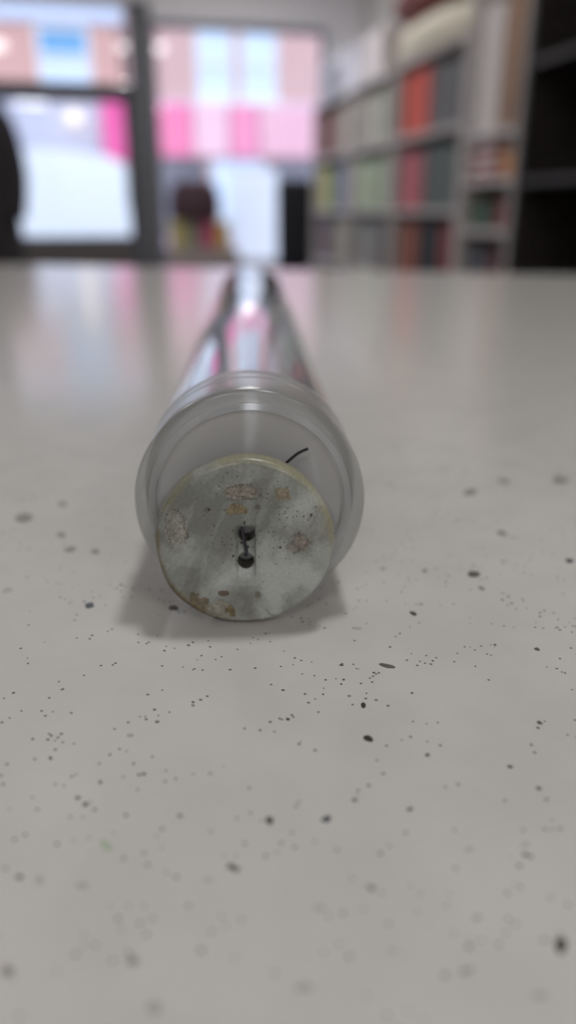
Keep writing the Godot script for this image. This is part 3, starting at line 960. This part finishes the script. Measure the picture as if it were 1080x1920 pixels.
# ---------------------------------------------------------------- things standing in the shop
func shop_things() -> void:
	# dark coat on a stand at the left edge
	var c := thing("dark_coat", "dark coat hanging on a stand at the left edge of the view", "coat", Vector3(-0.84, 0, -5.0))
	var cm := grained(34, 28, 34, 0.9, 6.0, 0.2)
	obj("coat_body", turned([Vector2(0.36, 0.55), Vector2(0.36, 0.60), Vector2(0.345, 0.9), Vector2(0.33, 1.15), Vector2(0.325, 1.35), Vector2(0.29, 1.47), Vector2(0.20, 1.55), Vector2(0.09, 1.60), Vector2(0.07, 1.66), Vector2(0.0, 1.66)], 40, 0.6), cm, c)
	for s in [-1.0, 1.0]:
		var sl := mb()
		tube(sl, curve([Vector3(0.22 * s, 1.50, 0), Vector3(0.31 * s, 1.38, 0.01), Vector3(0.35 * s, 1.15, 0.03), Vector3(0.33 * s, 0.93, 0.08)], 6), 0.075, 14, 0.75)
		obj("sleeve", done(sl), cm, c)
	var sd := mb()
	lathe(sd, [Vector2(0.0, 0.0), Vector2(0.2, 0.0), Vector2(0.2, 0.02), Vector2(0.02, 0.035), Vector2(0.016, 0.7), Vector2(0.016, 1.6), Vector2(0, 1.6)], 24)
	obj("stand", done(sd), M.dark, c)
	# window display: on the sill of the right shop window
	var ds := thing("display_plinth", "low box plinth in the right shop window carrying the colourful boxes", "plinth", Vector3(0.72, 0, -6.55))
	obj("plinth_body", box(Vector3(0.56, 0.68, 0.30), 0.008, Vector3(0, 0.34, 0)), mat(150, 140, 138, 0.6), ds)
	var cols := [["mustard", [190, 170, 92]], ["grey green", [126, 130, 110]], ["magenta", [190, 60, 110]], ["gold", [206, 170, 70]]]
	for k in 4:
		var w := thing("gift_box", "%s gift box on the plinth in the shop window" % cols[k][0], "box", Vector3(0.52 + 0.12 * k, 0.68, -6.5))
		obj("body", box(Vector3(0.11, 0.17, 0.11), 0.004, Vector3(0, 0.085, 0)), paint(cols[k][1]), w)
		obj("lid", box(Vector3(0.116, 0.035, 0.116), 0.004, Vector3(0, 0.1875, 0)), paint(cols[k][1]), w)
	var bk := thing("dark_bag", "dark maroon rounded bag resting on the gift boxes in the shop window", "bag", Vector3(0.67, 0.885, -6.5))
	obj("bag_body", turned([Vector2(0, 0), Vector2(0.17, 0.0), Vector2(0.2, 0.05), Vector2(0.2, 0.18), Vector2(0.16, 0.27), Vector2(0.08, 0.30), Vector2(0, 0.30)], 36, 0.5), grained(66, 40, 50, 0.7, 6.0), bk)
	var hb := mb()
	tube(hb, curve([Vector3(-0.09, 0.27, 0), Vector3(-0.07, 0.38, 0), Vector3(0, 0.42, 0), Vector3(0.07, 0.38, 0), Vector3(0.09, 0.27, 0)], 5), 0.012, 8)
	obj("handle", done(hb), M.dark, bk)
	# on the pavement outside the right shop window
	var bl := thing("bollard", "short white domed bollard outside the right shop window", "bollard", Vector3(1.06, -0.1, -8.6))
	obj("bollard_body", turned([Vector2(0, 0), Vector2(0.13, 0), Vector2(0.13, 0.04), Vector2(0.10, 0.07), Vector2(0.09, 0.88), Vector2(0.12, 0.92), Vector2(0.135, 1.02), Vector2(0.12, 1.13), Vector2(0.07, 1.20), Vector2(0, 1.22)], 36), mat(238, 240, 246, 0.35), bl)
	var ab := thing("pavement_sign", "tall white folding board standing on the pavement outside the right window", "sign", Vector3(1.52, -0.1, -8.6))
	for k in [-1.0, 1.0]:
		var bd := mb()
		bx(bd, Vector3(0, 0.72, k * 0.13), Vector3(0.46, 1.46, 0.025), 0.008, Basis(Vector3.RIGHT, -k * 0.14))
		obj("board", done(bd), mat(244, 246, 252, 0.4), ab)
	obj("hinge", box(Vector3(0.40, 0.03, 0.05), 0.006, Vector3(0, 1.44, 0)), M.frame, ab)
	# office chair
	var ch := thing("office_chair", "black high-backed office chair beside the far end of the shelving", "chair", Vector3(1.36, 0, -5.6), deg_to_rad(20))
	var bm := mat(30, 31, 40, 0.7)
	obj("backrest", box(Vector3(0.30, 0.62, 0.08), 0.035, Vector3(0, 0.86, -0.16)), bm, ch)
	obj("seat", box(Vector3(0.36, 0.08, 0.36), 0.03, Vector3(0, 0.48, 0)), bm, ch)
	var po := mb()
	lathe(po, [Vector2(0, 0.08), Vector2(0.03, 0.08), Vector2(0.03, 0.44), Vector2(0, 0.44)], 20)
	obj("post", done(po), bm, ch)
	for k in 5:
		var lg := mb()
		var d := Vector3(cos(TAU * k / 5), 0, sin(TAU * k / 5))
		tube(lg, [Vector3(0, 0.10, 0), d * 0.13 + Vector3(0, 0.085, 0), d * 0.26 + Vector3(0, 0.05, 0)], 0.018, 8)
		obj("leg", done(lg), bm, ch)
		var wh := mb()
		lathe(wh, [Vector2(0, -0.015), Vector2(0.025, -0.015), Vector2(0.025, 0.015), Vector2(0, 0.015)], 16, Transform3D(Basis(Vector3.UP, -TAU * k / 5) * Basis(Vector3.RIGHT, PI / 2), d * 0.26 + Vector3(0, 0.025, 0)))
		obj("castor", done(wh), bm, ch)
